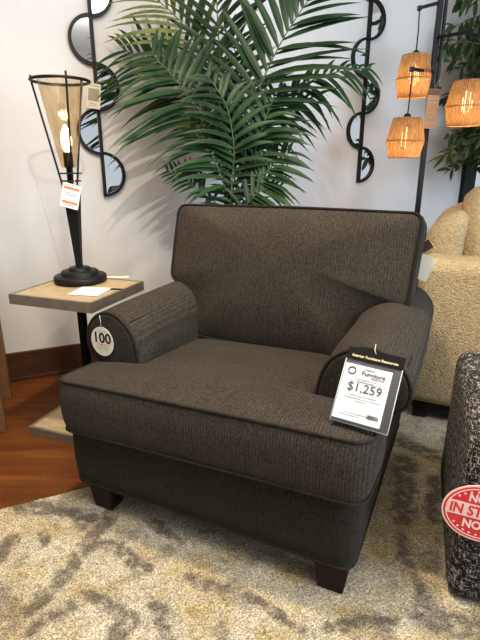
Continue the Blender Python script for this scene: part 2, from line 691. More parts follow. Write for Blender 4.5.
w = bpy.data.objects.new('window_1', None); COL.objects.link(w); struct(w)
fr = bmesh.new()
def wbar(bm, x0, x1, z0, z1, d0, d1):
    c = [on_wall(x, z, d) for z in (z0, z1) for x, d in ((x0, d0), (x1, d0), (x1, d1), (x0, d1))]
    v = [bm.verts.new(p) for p in c]
    for f in ((0, 1, 2, 3), (4, 5, 6, 7), (0, 1, 5, 4), (1, 2, 6, 5), (2, 3, 7, 6), (3, 0, 4, 7)):
        bm.faces.new([v[i] for i in f])
for x0, x1, z0, z1 in ((WX0 - .07, WX0 + .03, WZ0 - .05, WZ1 + .05), (WX1 - .03, WX1 + .07, WZ0 - .05, WZ1 + .05),
                       (WX0 + .03, WX1 - .03, WZ0 - .05, WZ0 + .03), (WX0 + .03, WX1 - .03, WZ1 - .03, WZ1 + .05)):
    wbar(fr, x0, x1, z0, z1, -.06, .035)
obj('window_frame', fr, M['black_paint'], w, smooth=False)
fr = bmesh.new()
for x0, x1, z0, z1 in ((WX0 + .045, WX0 + .085, WZ0 + .03, WZ1 - .03), (WX1 - .085, WX1 - .045, WZ0 + .03, WZ1 - .03),
                       (2.32, 2.36, WZ0 + .03, WZ1 - .03), (WX0 + .085, WX1 - .085, 1.5, 1.54)):
    wbar(fr, x0, x1, z0, z1, -.09, -.05)
obj('sash', fr, M['black_paint'], w, smooth=False)
fr = bmesh.new()
wbar(fr, WX0 + .03, WX1 - .03, WZ0 + .03, WZ1 - .03, -.074, -.070)
obj('pane', fr, M['pane'], w, smooth=False)

# ------------------------------------------------------------------ armchair
CH = (-.132, 1.1835, 0)
CROT = -R(25.2)
cm = Matrix.Translation(CH) @ Matrix.Rotation(CROT, 4, 'Z')


def cw(x, y, z):
    return cm @ Vector((x, y, z))


chair = thing('armchair', 'large charcoal brown upholstered armchair with rolled arms, standing on the mottled rug', 'armchair', CH, CROT)

# base
O = round_poly([(-.465, 0), (.465, 0), (.465, .88), (-.465, .88)], [.045, .045, .06, .06], 8)
bm, _ = cushion_bm(O, (0, .44), .235, 0, 0, .008, lambda x, y, h: Vector((x, y, .345 + h)), .012)
base = obj('base', bm, M['chair_shaded'], chair)
# welt along the bottom of the base
bm = bmesh.new()
add_tube(bm, [(p.x, p.y, .116) for p in resample(O, .02)], .0045, 6, True)
obj('piping', bm, M['chair_shaded'], base)

# legs
for x0, y0 in ((-.375, .055), (.405, .055), (-.375, .80), (.405, .80)):
    box_obj('leg', (x0 - .05, y0 - .045, .0075), (x0 + .05, y0 + .045, .125), M['leg_wood'], chair, .004, .30)

# seat cushion (T shape)
T = [(-.455, -.040), (.482, -.040), (.488, .165), (.275, .178), (.265, .62), (-.315, .62), (-.320, .178), (-.460, .165)]
O = round_poly(T, [.055, .055, .035, .03, .05, .05, .03, .035], 8)
sag = lambda x, y: .014 * max(-1, min(1, x / .48)) - .006 * (abs(x) / .48) ** 2 - .085 * (y + .04)
bm, OO = cushion_bm(O, (.005, .12), .172, .026, .0, .014, lambda x, y, h: Vector((x, y, .513 + h)), .006, sag)
seat = obj('seat_cushion', bm, M['chair'], chair)
for hh in (-.002, -.170):
    bm = bmesh.new()
    pts = [Vector((p.x, p.y, .513 + hh + sag(p.x, p.y))) for p in OO]
    k = [(p + (p - Vector((.005, .12, p.z))).normalized() * .004) for p in pts]
    add_tube(bm, k, .0044, 7, True)
    obj('piping', bm, M['chair_shaded'], seat)


# arms
def catmull(pts, n=6, closed=True):
    out = []
    N = len(pts)
    rng = range(N) if closed else range(N - 1)
    for i in rng:
        p = [Vector(pts[(i + k) % N]) if closed else Vector(pts[min(max(i + k, 0), N - 1)]) for k in (-1, 0, 1, 2)]
        for j in range(n):
            t = j / n
            out.append(.5 * ((2 * p[1]) + (-p[0] + p[2]) * t + (2 * p[0] - 5 * p[1] + 4 * p[2] - p[3]) * t * t + (-p[0] + 3 * p[1] - 3 * p[2] + p[3]) * t ** 3))
    if not closed:
        out.append(Vector(pts[-1]))
    return out


def arm_profile(cx, top, sgn, kx=1.0):
    d = top - .672
    q = [(-.155, .30), (-.155, .42), (-.150, .54), (-.122, .615 + d), (-.068, .656 + d), (-.005, .672 + d), (.062, .655 + d), (.108, .615 + d), (.126, .565 + d),
         (.115, .52 + d), (.078, .492 + d), (.052, .46), (.045, .40), (.045, .30)]
    return [Vector((cx + sgn * x * kx, z)) for x, z in catmull(q, 4)]


def loft(sections, cap=True):
    bm = bmesh.new()
    rs = [[bm.verts.new(p) for p in s] for s in sections]
    n = len(rs[0])
    for A, B in zip(rs, rs[1:]):
        for i in range(n):
            bm.faces.new((A[i], A[(i + 1) % n], B[(i + 1) % n], B[i]))
    if cap:
        bm.faces.new(rs[0]); bm.faces.new(list(reversed(rs[-1])))
    return bm


def grow(prof, k):
    out = []
    N = len(prof)
    area = sum(prof[i].x * prof[(i + 1) % N].y - prof[(i + 1) % N].x * prof[i].y for i in range(N))
    sg = 1 if area > 0 else -1
    for i in range(N):
        t = (prof[(i + 1) % N] - prof[i - 1])
        if t.length < 1e-7:
            out.append(prof[i].copy()); continue
        t.normalize()
        out.append(prof[i] + Vector((t.y, -t.x)) * k * sg)
    return out


YF = .168
for sgn, cx, top, kx in ((-1, -.412, .660, .76), (1, .434, .674, .91)):
    pr = arm_profile(cx, top, sgn, kx)
    secs = []
    for y, k in ((YF + .000, -.010), (YF + .003, -.004), (YF + .010, 0), (YF + .06, .001), (.30, .002), (.45, .0), (.60, -.002), (.75, -.006), (.90, -.010)):
        secs.append([Vector((p.x, y, p.y + .022 * max(0, y - .2))) for p in grow(pr, k)])
    arm = obj('arm', loft(secs), M['chair'], chair)
    # front panel
    gp = grow(pr, -.012)
    secs = [[Vector((p.x, y, p.y)) for p in grow(pr, k)] for y, k in ((YF + .008, -.010), (YF - .006, -.011), (YF - .010, -.018))]
    obj('arm_panel', loft(secs), M['chair_shaded'], arm)
    bm = bmesh.new()
    add_tube(bm, resample([Vector((p.x, YF - .002, p.y)) for p in grow(pr, -.005)], .012), .0052, 7, True)
    obj('piping', bm, M['chair_shaded'], arm)
    # stitched fold lines of the loose cover over the front of the arm
    for i in (14, 27):
        bm = bmesh.new()
        p = grow(pr, .0015)[i]
        add_tube(bm, [Vector((p.x, YF + .015, p.y)), Vector((p.x + .002, YF + .07, p.y + .001)), Vector((p.x - .001, YF + .15, p.y + .002))], [.0012, .0022, .0010], 6)
        obj('cover_seam', bm, M['chair_shaded'], arm)

# back frame behind the cushion
O = round_poly([(-.445, .74), (.455, .74), (.455, .93), (-.445, .93)], .05, 6)
secs = []
for z, k, dy in ((.12, .99, 0), (.125, 1, 0), (.4, 1, 0), (.7, 1, .01), (.86, .99, .02), (.895, .97, .025), (.91, .92, .027)):
    secs.append([Vector((.005 + (p.x - .005) * k, .835 + (p.y - .835) * k + dy, z)) for p in resample(O, .03)])
obj('back_frame', loft(secs), M['chair_shaded'], chair)

# back cushion (T shape, lying over the arms)
LEAN = R(12.8)
sd = Vector((0, math.sin(LEAN), math.cos(LEAN)))
nd = Vector((0, -math.cos(LEAN), math.sin(LEAN)))
b0 = Vector((0, .553, .468))
def bxf(x, s, h):
    return b0 + Vector((x, 0, 0)) + sd * s + nd * h
T = [(-.320, 0), (.270, 0), (.282, .115), (.330, .178), (.400, .208), (.466, .208), (.478, .508), (.03, .509), (-.430, .504), (-.440, .222), (-.395, .192), (-.345, .160), (-.322, .100)]
O = round_poly(T, [.05, .05, .04, .05, .05, .014, .035, .2, .035, .02, .05, .04, .04], 6)
bsag = lambda x, s: -.012 * math.sin(s / .5 * math.pi) * 0 + (.010 * (abs(x) / .45) ** 2)
bm, OO = cushion_bm(O, (.02, .33), .19, .058, .0, .012, bxf, .006)
back = obj('back_cushion', bm, M['chair'], chair)
for hh, rad in ((.0, .0052), (-.19, .005)):
    bm = bmesh.new()
    C = Vector((.02, .33))
    add_tube(bm, [bxf(*(p + (p - C).normalized() * .004), hh) for p in OO], rad, 7, True)
    obj('piping', bm, M['piping'], back)


# ------------------------------------------------------------------ tags on the armchair
def strand(parent, pts, r=.0011):
    bm = bmesh.new()
    add_tube(bm, pts, r, 5)
    return obj('thread', bm, M['thread'], parent)

# round "100" tag at the left arm
t100 = thing('round_tag', 'round cream swing tag printed with 100, hanging on the left arm front', 'tag')
plane_frame(t100, cw(-.430, .1535, .556), cw(1, 0, 0) - cw(0, 0, 0), (0, 0, 1))
disc('tag_card', .046, .051, .0014, M['cream_paper'], t100, .0007)
me = put_text('numeral', '100', .050, M['black_ink'], t100, (0, .011), .001, .0011)
put_text('print', 'FABRICS', .0125, M['orange_ink'], t100, (.001, -.0125), .001)
rules('fine_print', t100, M['grey_ink'], [(-.018, .018, .036, .003), (-.027, .027, -.023, .003), (-.022, .022, -.030, .002)])
strand(t100, [(0, .047, .001), (.001, .07, .001), (.002, .092, .004)])

# price card in a clear pouch at the right arm
pc = thing('price_card', 'white $1,259 price card in a black-headed clear pouch on the right arm', 'sign')
TL, TR, BL, BR = cw(.389, .120, .683), cw(.519, .120, .676), cw(.385, .0, .5416), cw(.518, .0, .530)
ctr = (TL + TR + BL + BR) / 4
plane_frame(pc, ctr, (TR - TL) + (BR - BL), (TL - BL) + (TR - BR))
PW, PH = .136, .190
sheet('pouch', PW, PH, .0003, M['pouch'], pc, (0, 0), .0026, .004)
sheet('backing', PW - .004, PH - .004, .001, plain('dark_insert', (.03, .03, .03, 1), .4), pc, (0, 0), -.0012, .004)
sheet('card', .112, .138, .0010, M['white_paper'], pc, (-.009, -.0155), .0002, .002)
sheet('header', PW, .030, .0012, M['black_ink'], pc, (0, PH / 2 - .015), .0042, .002)
put_text('header_print', 'Interior Furniture Resources', .0094, M['gold_ink'], pc, (0, PH / 2 - .0205), .0046, .00015)
bm = bmesh.new()
add_tube(bm, [(-PW / 2 + .001, PH / 2 - .03, .001), (-PW / 2 + .001, -PH / 2 + .002, .001), (PW / 2 - .001, -PH / 2 + .002, .001), (PW / 2 - .001, PH / 2 - .03, .001)], .0016, 5)
obj('pouch_seam', bm, M['thread'], pc)
put_text('price', '$1,259', .030, plain('dark_grey_ink', (.05, .05, .05, 1), .6), pc, (-.007, -.003), .0016, .0001)
put_text('shop_name', 'Furniture', .0150, M['black_ink'], pc, (.006, .0345), .0016, .0001)
put_text('shop_name_line', 'INTERIOR', .0055, M['black_ink'], pc, (-.005, .0445), .0016)
put_text('shop_name_line', 'RESOURCES', .0055, M['black_ink'], pc, (.018, .0255), .0016)
# round logo: two facing arcs with arrow ends
bm = bmesh.new()
for a0 in (25, 205):
    add_tube(bm, [(-.046 + .0085 * math.cos(R(a0 + a)), .0365 + .0085 * math.sin(R(a0 + a)), .0014) for a in range(0, 131, 13)], .0014, 5)
    e = a0 + 145
    add_tube(bm, [(-.046 + .0085 * math.cos(R(e)), .0365 + .0085 * math.sin(R(e)), .0014), (-.046 + .0085 * math.cos(R(e + 22)), .0365 + .0085 * math.sin(R(e + 22)), .0014)], [.0026, .0004], 5)
obj('logo', bm, M['black_ink'], pc)
rules('fine_print', pc, M['grey_ink'], [(-.036, .018, .018, .0022), (-.028, .012, .0125, .003), (-.050, .036, .0065 + .005, .0013), (-.040, .026, -.0225, .0022),
                                         (-.050, .036, -.029, .0022), (-.022, .006, -.035, .0022), (-.040, .026, -.066, .0018), (-.052, .0, -.072, .0016)], .0014)
bm = bmesh.new()
x = .014
while x < .040:
    w_ = random.choice((.0006, .001, .0016))
    add_box(bm, (x, -.070, .0010), (x + w_, -.060, .0014))
    x += w_ + .0009
obj('barcode', bm, M['black_ink'], pc, smooth=False)
strand(pc, [(.0, PH / 2 - .008, .003), (-.006, PH / 2 + .002, .006), (-.008, PH / 2 + .02, -.003)])

# tags sticking out behind the back cushion
tg = thing('care_tag', 'blank off-white paper tag poking out behind the back cushion', 'tag')
plane_frame(tg, cw(.487, .80, .765), cw(1, .10, -.35) - cw(0, 0, 0), cw(.35, 0, 1) - cw(0, 0, 0))
sheet('tag_card', .066, .088, .0012, M['cream_paper'], tg)
tg2 = thing('leather_tag', 'small dark brown tag above the blank paper tag behind the back cushion', 'tag')
plane_frame(tg2, cw(.490, .815, .838), cw(1, .1, .75) - cw(0, 0, 0), cw(-.7, 0, 1) - cw(0, 0, 0))
sheet('tag_card', .040, .034, .002, M['brown_leather'], tg2)
sheet('trim_edge', .044, .038, .001, M['pink_paper'], tg2, (0, 0), -.0022)

# ------------------------------------------------------------------ side table
ST = (-.908, 1.838, 0)
SR = -R(20)
st = thing('side_table', 'square side table with oak inlay top and metal edge, beside the armchair', 'table', ST, SR)
sm_ = Matrix.Translation(ST) @ Matrix.Rotation(SR, 4, 'Z')
TW, TD = .385, .372


def tray(name, z0, z1, parent):
    bm = bmesh.new()
    e = .012
    for lo, hi in (((0, 0, z0), (TW, e, z1)), ((0, TD - e, z0), (TW, TD, z1)), ((0, e, z0), (e, TD - e, z1)), ((TW - e, e, z0), (TW, TD - e, z1))):
        add_box(bm, lo, hi)
    add_box(bm, (e, e, z0), (TW - e, TD - e, z0 + .006))
    t = obj(name, bm, M['bronze_metal'], parent, smooth=False)
    b = bmesh.new()
    add_box(b, (e, e, z0 + .006), (TW - e, TD - e, z1 - .002))
    obj('inlay', b, M['oak'], t, smooth=False)
    return t
tray('tabletop', .590, .630, st)
tray('base', 0.0, .042, st)
bm = bmesh.new()
for dx in (0, .0):
    add_box(bm, (.150 - .014, .236 - .014, .042), (.150 + .014, .236 + .014, .590))
obj('post', bm, M['black_metal'], st, smooth=False)

# ------------------------------------------------------------------ table lamp
LP = Vector((-.691, 2.056, .630))
lamp = thing('table_lamp', 'black iron torch table lamp with flared amber glass shade on the side table', 'lamp', LP)
bm = lathe([(0, 0), (.106, 0), (.110, .004), (.110, .024), (.106, .028), (.080, .028), (.078, .031), (.078, .044), (.074, .048), (.048, .048), (.046, .052), (.046, .058), (.040, .063), (.020, .064), (0, .064)], 56)
obj('base', bm, M['black_metal'], lamp)
bm = bmesh.new()
def sq(z, w): return [Vector((x * w / 2, y * w / 2, z)) for x, y in ((-1, -1), (1, -1), (1, 1), (-1, 1))]
bm = loft([sq(.062, .024), sq(.10, .026), sq(.30, .048), sq(.395, .060), sq(.40, .056)])
bevel(bm, .002, 1)
obj('column', bm, M['black_metal'], lamp, smooth=False)
ZT = .788
RT = .108
bm = bmesh.new()
add_tube(bm, [(RT * math.cos(2 * math.pi * k / 48), RT * math.sin(2 * math.pi * k / 48), ZT) for k in range(48)], .0058, 8, True)
obj('top_ring', bm, M['black_metal'], lamp)
for a in (183, 300, 62):
    a = R(a)
    bm = bmesh.new()
    add_tube(bm, [(RT * 1.03 * math.cos(a), RT * 1.03 * math.sin(a), ZT + .020), (RT * 1.0 * math.cos(a), RT * 1.0 * math.sin(a), ZT - .01),
                  (.034 * math.cos(a), .034 * math.sin(a), .40), (.030 * math.cos(a), .030 * math.sin(a), .385)], .0042, 7)
    obj('cage_rod', bm, M['black_metal'], lamp)
bm = bmesh.new()
for z, r in ((.418, .040), (.448, .046)):
    add_tube(bm, [(r * math.cos(2 * math.pi * k / 24), r * math.sin(2 * math.pi * k / 24), z) for k in range(24)], .0026, 6, True)
obj('cage_ring', bm, M['black_metal'], lamp)
bm = lathe([(.0, .470), (.026, .470), (.030, .476), (.040, .53), (.060, .645), (.083, .775), (.085, .79)], 40, False)
obj('glass_shade', bm, M['amber'], lamp)
bm = lathe([(0, .395), (.012, .395), (.012, .468), (.018, .472), (.018, .525), (.014, .53), (0, .53)], 24)
obj('socket', bm, M['black_metal'], lamp)
bm = lathe([(0, .53), (.011, .53), (.013, .54), (.019, .558), (.021, .575), (.018, .598), (.010, .62), (.003, .632), (0, .633)], 28)
obj('bulb', bm, M['bulb'], lamp)

lt = thing('lamp_tag', 'white price tag with orange print hanging from the table lamp neck', 'tag')
a, b, c, d = Vector((-.702, 1.976, 1.043)), Vector((-.634, 1.976, 1.020)), Vector((-.655, 1.976, .936)), Vector((-.729, 1.976, .951))
plane_frame(lt, (a + b + c + d) / 4 + Vector((.0, .028, .004)), b - a + c - d, a - d + b - c)
sheet('tag_card', .074, .096, .001, M['white_paper'], lt)
sheet('print_bar', .062, .010, .0004, M['orange_ink'], lt, (0, .030), .0006)
sheet('print_bar', .062, .010, .0004, M['orange_ink'], lt, (0, -.026), .0006)
rules('fine_print', lt, M['grey_ink'], [(-.024, .024, .043, .003), (-.028, .026, .012, .003), (-.028, .020, .003, .003), (-.018, .018, -.037, .004)])
strand(lt, [(.004, .046, .001), (.006, .06, .0), (.004, .085, -.012)])

# papers on the side table
fl = thing('flyer', 'printed white sheet lying on the side table in front of the lamp', 'paper')
q0, q1, q2, q3 = G(67, 293.5, .63), G(96, 297, .63), G(112, 287.5, .63), G(84, 288, .63)
plane_frame(fl, (q0 + q1 + q2 + q3) / 4 + Vector((0, 0, .001)), q1 - q0 + q2 - q3, q3 - q0 + q2 - q1)
pw_, ph_ = ((q1 - q0).length + (q2 - q3).length) / 2, ((q3 - q0).length + (q2 - q1).length) / 2
sheet('page', pw_, ph_, .001, M['white_paper'], fl, (0, 0), .0002)
sheet('edge_strip', .05, .016, .0014, M['black_ink'], fl, (pw_ / 2 + .027, ph_ / 2 - .010), .0006)
rules('fine_print', fl, M['grey_ink'], [(-.05, .04, .03, .004), (-.05, .05, .018, .003), (-.05, .03, .006, .003), (-.05, .045, -.006, .003), (-.05, .02, -.018, .003)], .0010)
cd = thing('small_card', 'small cream card standing at the back edge of the side table', 'paper')
plane_frame(cd, G(118, 277, .6312), G(131, 276, .63) - G(106, 276, .63), (0.3, 1, .0))
sheet('card', .10, .03, .0012, M['cream_paper'], cd, (0, 0), .0006)
cd['label'] = 'small cream card lying at the back edge of the side table'


# ------------------------------------------------------------------ wave mirrors
def wave_mirror(x, z0, n, label):
    """half discs alternating either side of one straight black bar; x on the wall, z0 the bottom"""
    o = thing('wave_mirror', label, 'mirror', on_wall(x, z0, .0), WA, 'wavy wall mirrors of stacked half discs')
    D = .2055
    r = D / 2
    for i in range(n):
        s = 1 if i % 2 == 0 else -1
        zc = r + i * D
        bm = bmesh.new()
        arc = [(s * r * math.sin(math.pi * k / 20), zc - r * math.cos(math.pi * k / 20)) for k in range(21)]
        f = [bm.verts.new((px, -.012, pz)) for px, pz in arc]
        b = [bm.verts.new((px, -.006, pz)) for px, pz in arc]
        bm.faces.new(f); bm.faces.new(b)
        for k in range(20):
            bm.faces.new((f[k], f[k + 1], b[k + 1], b[k]))
        bm.faces.new((f[0], f[-1], b[-1], b[0]))
        obj('mirror_glass', bm, M['mirror'], o, smooth=False)
    bm = bmesh.new()
    for i in range(n):
        s = 1 if i % 2 == 0 else -1
        zc = r + i * D
        rows = []
        for k in range(25):
            a = math.pi * k / 24
            row = []
            for rr, yy in ((r - .006, -.024), (r + .009, -.024), (r + .009, -.002), (r - .006, -.002)):
                row.append(bm.verts.new((s * rr * math.sin(a), yy, zc - rr * math.cos(a))))
            rows.append(row)
        for A, B in zip(rows, rows[1:]):
            for k in range(4):
                bm.faces.new((A[k], A[(k + 1) % 4], B[(k + 1) % 4], B[k]))
        bm.faces.new(rows[0]); bm.faces.new(rows[-1])
    add_box(bm, (-.008, -.024, -.009), (.008, -.002, n * D + .009))
    obj('frame', bm, M['black_metal'], o, smooth=False)
    return o
wave_mirror(-.712, .958, 7, 'black framed wavy half-disc wall mirror behind the table lamp')
wave_mirror(.766, 1.003, 7, 'black framed wavy half-disc wall mirror between palm and floor lamp')

mt_ = thing('mirror_tag', 'cream price tag hanging on the wavy mirror behind the table lamp', 'tag')
plane_frame(mt_, (P(93.5, 96, 2.56)), (wx, wy, -.12), (.14, .0, 1))
sheet('tag_card', .066, .112, .001, M['cream_paper'], mt_)
sheet('picture_print', .05, .055, .0004, plain('olive_print', (.30, .27, .17, 1), .6), mt_, (0, .005), .0006)
rules('fine_print', mt_, M['grey_ink'], [(-.024, .024, .045, .004), (-.022, .020, -.035, .004), (-.022, .014, -.044, .003)])
strand(mt_, [(.008, .054, .001), (.02, .075, -.004), (.03, .09, -.008)])

# ------------------------------------------------------------------ floor lamp with raffia shades
FLX, FLY = 1.05, 2.93
fl_ = thing('floor_lamp', 'black metal floor lamp with three woven raffia drum shades behind the cream sofa', 'lamp', (FLX, FLY, 0))
bm = lathe([(0, 0), (.09, 0), (.095, .005), (.095, .018), (.09, .022), (0, .022)], 40)
obj('base', bm, M['black_metal'], fl_)
bm = bmesh.new(); add_box(bm, (-.013, -.013, .02), (.013, .013, 2.12)); bevel(bm, .002, 1)
obj('pole', bm, M['black_metal'], fl_, smooth=False)
bm = bmesh.new(); add_box(bm, (.018, -.030, 1.50), (.030, -.006, 2.12)); add_box(bm, (-.016, -.034, 1.49), (.045, .016, 1.512))
obj('upright', bm, M['black_metal'], fl_, smooth=False)


def pendant(top, arm_from, arm_to, hs, rs):
    """arm from the pole, cord down to a shade whose top centre is 'top'"""
    o = Vector((FLX, FLY, 0))
    bm = bmesh.new()
    add_bar(bm, Vector(arm_from) - o, Vector(arm_to) - o, .016, .014)
    add_box(bm, Vector(arm_to) - o - Vector((.010, .010, .012)), Vector(arm_to) - o + Vector((.010, .010, .010)))
    arm = obj('arm', bm, M['black_metal'], fl_, smooth=False)
    bm = bmesh.new()
    add_tube(bm, [Vector(arm_to) - o, (Vector(arm_to) - o).lerp(Vector(top) - o, .5) + Vector((.003, 0, 0)), Vector(top) - o], .0035, 6)
    obj('cord', bm, M['black_paint'], fl_)
    T_ = Vector(top) - o
    bm = lathe([(0, .012), (.012, .012), (.020, 0), (.020, -.05), (.012, -.055), (0, -.055)], 20)
    s = obj('socket', bm, M['black_metal'], fl_); s.location = T_
    # shade: vertical raffia strands over three hoops
    bm = bmesh.new()
    r0, r1, r2 = rs
    n = 58
    prof = [(0, r0), (.03, r0 * 1.02), (.30, r0 + (r1 - r0) * .62), (.55, r1), (.60, r1), (.80, r1 + (r2 - r1) * .45), (1, r2)]
    for k in range(n):
        a0 = 2 * math.pi * (k + .04 * random.random()) / n
        da = 2 * math.pi / n * random.uniform(.84, 1.04)
        off = random.uniform(-.0025, .0025)
        A = [bm.verts.new(((r + off) * math.cos(a0), (r + off) * math.sin(a0), -.012 - hs * t)) for t, r in prof]
        B = [bm.verts.new(((r + off * .3) * math.cos(a0 + da), (r + off * .3) * math.sin(a0 + da), -.012 - hs * t)) for t, r in prof]
        for i in range(len(prof) - 1):
            bm.faces.new((A[i], B[i], B[i + 1], A[i + 1]))
    bmesh.ops.solidify(bm, geom=list(bm.faces), thickness=.0012)
    sh = obj('lamp_shade', bm, M['raffia'], fl_); sh.location = T_
    for t, r in ((0, r0), (.57, r1), (1, r2)):
        bm = bmesh.new()
        add_tube(bm, [((r - .002) * math.cos(2 * math.pi * k / 36), (r - .002) * math.sin(2 * math.pi * k / 36), -.012 - hs * t) for k in range(36)], .0035, 6, True)
        obj('hoop', bm, M['raffia'], sh)
    bm = bmesh.new()
    for k in range(3):
        a = 2 * math.pi * k / 3
        add_tube(bm, [(0, 0, -.012), (r0 * math.cos(a), r0 * math.sin(a), -.012)], .002, 5)
    obj('spider', bm, M['black_metal'], sh)
    bm = lathe([(0, -.055), (.011, -.055), (.014, -.07), (.024, -.10), (.027, -.12), (.022, -.145), (.010, -.158), (0, -.161)], 24)
    b = obj('bulb', bm, M['bulb2'], fl_); b.location = T_
    ld = bpy.data.lights.new('pendant_glow', 'POINT')
    ld.energy = 1.3
    ld.color = (1, .62, .30)
    ld.shadow_soft_size = .03
    lo = bpy.data.objects.new('pendant_glow', ld); COL.objects.link(lo)
    lo.parent = fl_
    lo.location = T_ + Vector((0, 0, -.185 if hs > .19 else -.17))


pendant(P(416, 53, 2.93), (1.045, 2.925, 1.915), P(419.6, 8, 2.95), .205, (.070, .091, .078))
pendant(P(407.5, 116, 2.78), (1.045, 2.92, 1.585), P(412, 69, 2.78), .198, (.073, .097, .078))
pendant(P(470, 79, 2.70), (1.055, 2.925, 1.755), P(475, 31, 2.71), .206, (.077, .100, .084))

ft = thing('lamp_tag', 'peach coloured price tag hanging from the floor lamp pole between the raffia shades', 'tag')
plane_frame(ft, P(432, 109, 2.88), (1, .1, -.03), (.06, 0, 1))
sheet('tag_card', .068, .200, .001, M['pink_paper'], ft)
sheet('header', .068, .030, .0004, plain('brown_print', (.20, .10, .06, 1), .6), ft, (0, .084), .0006)
rules('fine_print', ft, M['cream_paper'], [(-.026, .026, .05, .006), (-.026, .022, .032, .005), (-.024, .024, -.02, .006), (-.024, .018, -.04, .005), (-.026, .026, -.07, .008)], .0008)
strand(ft, [(0, .098, .001), (.004, .12, .004), (.012, .145, .02)])


# ------------------------------------------------------------------ palm
PX, PY = -.06, 2.46
palm = thing('potted_palm', 'tall potted areca palm with arching fronds behind the armchair', 'plant', (PX, PY, 0))
PO = Vector((PX, PY, 0))
bm = lathe([(0, 0), (.12, 0), (.125, .01), (.15, .26), (.158, .30), (.158, .33), (.146, .33), (.14, .29), (0, .29)], 40)
obj('pot', bm, M['pot'], palm)
bm = lathe([(0, .302), (.08, .306), (.139, .296), (.139, .285), (0, .285)], 30)
obj('soil', bm, M['soil'], palm)


def bez(pts, n):
    return catmull(pts, n, False)


def frond(ctrl, L0, n0=26, mat='palm', t0=.30, droop=.22, w=.019, up=(0, -.75, .65), spread=(44, 74), lmul=1.0, rmul=1.0, seed=0):
    rnd = random.Random(seed)
    L, n, w = L0 * 1.12, int(n0 * .86), w * 1.42
    pts = bez([Vector(p) for p in ctrl], 14)
    pts = resample(pts, .01, False)
    N = len(pts)
    bm = bmesh.new()
    step = max(1, N // 22)
    rp = [pts[i] - PO for i in range(0, N, step)]
    if (rp[-1] - (pts[-1] - PO)).length > .003:
        rp.append(pts[-1] - PO)
    add_tube(bm, rp, [.0058 * (1 - .78 * i / (len(rp) - 1)) + .0008 for i in range(len(rp))], 6)
    stem_faces = len(bm.faces)
    U = Vector(up).normalized()
    for side in (-1, 1):
        for k in range(n):
            t = t0 + (1 - t0) * ((k + rnd.uniform(-.2, .2) + .5) / n)
            i = min(N - 2, max(1, int(t * (N - 1))))
            p = pts[i]
            T_ = (pts[i + 1] - pts[i - 1]).normalized()
            S = T_.cross(U).normalized() * side
            nn = S.cross(T_).normalized() * side
            q = (t - t0) / (1 - t0)
            phi = R(spread[1] + (spread[0] - spread[1]) * q) + rnd.uniform(-.09, .09)
            prof = (.45 + 1.1 * q) if q < .5 else (1.0 - .62 * ((q - .5) / .5) ** 1.4)
            ll = L * prof * (lmul if side < 0 else rmul) * rnd.uniform(.88, 1.08)
            d = (S * math.sin(phi) + T_ * math.cos(phi) + U * .12).normalized()
            dr = droop * rnd.uniform(.6, 1.4)
            W = d.cross(U).normalized()
            seg = 6
            rows = []
            tw = rnd.uniform(-.35, .35)
            for j in range(seg + 1):
                s = j / seg
                c = p + d * ll * s + Vector((0, 0, -1)) * dr * ll * s * s
                ww = w * (ll / L) ** .4 * (.35 + .65 * min(1, s * 5)) * (1 - s ** 2.6) + .0006
                ang = tw * s
                wv = W * math.cos(ang) + U * math.sin(ang)
                fold = U * ww * .22
                rows.append([bm.verts.new(c - wv * ww * .5 + fold - PO), bm.verts.new(c - PO), bm.verts.new(c + wv * ww * .5 + fold - PO)])
            for A, B in zip(rows, rows[1:]):
                bm.faces.new((A[0], A[1], B[1], B[0]))
                bm.faces.new((A[1], A[2], B[2], B[1]))
    bm.faces.ensure_lookup_table()
    for i, f in enumerate(bm.faces):
        f.material_index = 1 if i < stem_faces else 0
    me = bpy.data.meshes.new('frond')
    bm.to_mesh(me); bm.free()
    o = link('frond', me, M[mat], palm)
    me.materials.append(M['palm_stem'])
    return o


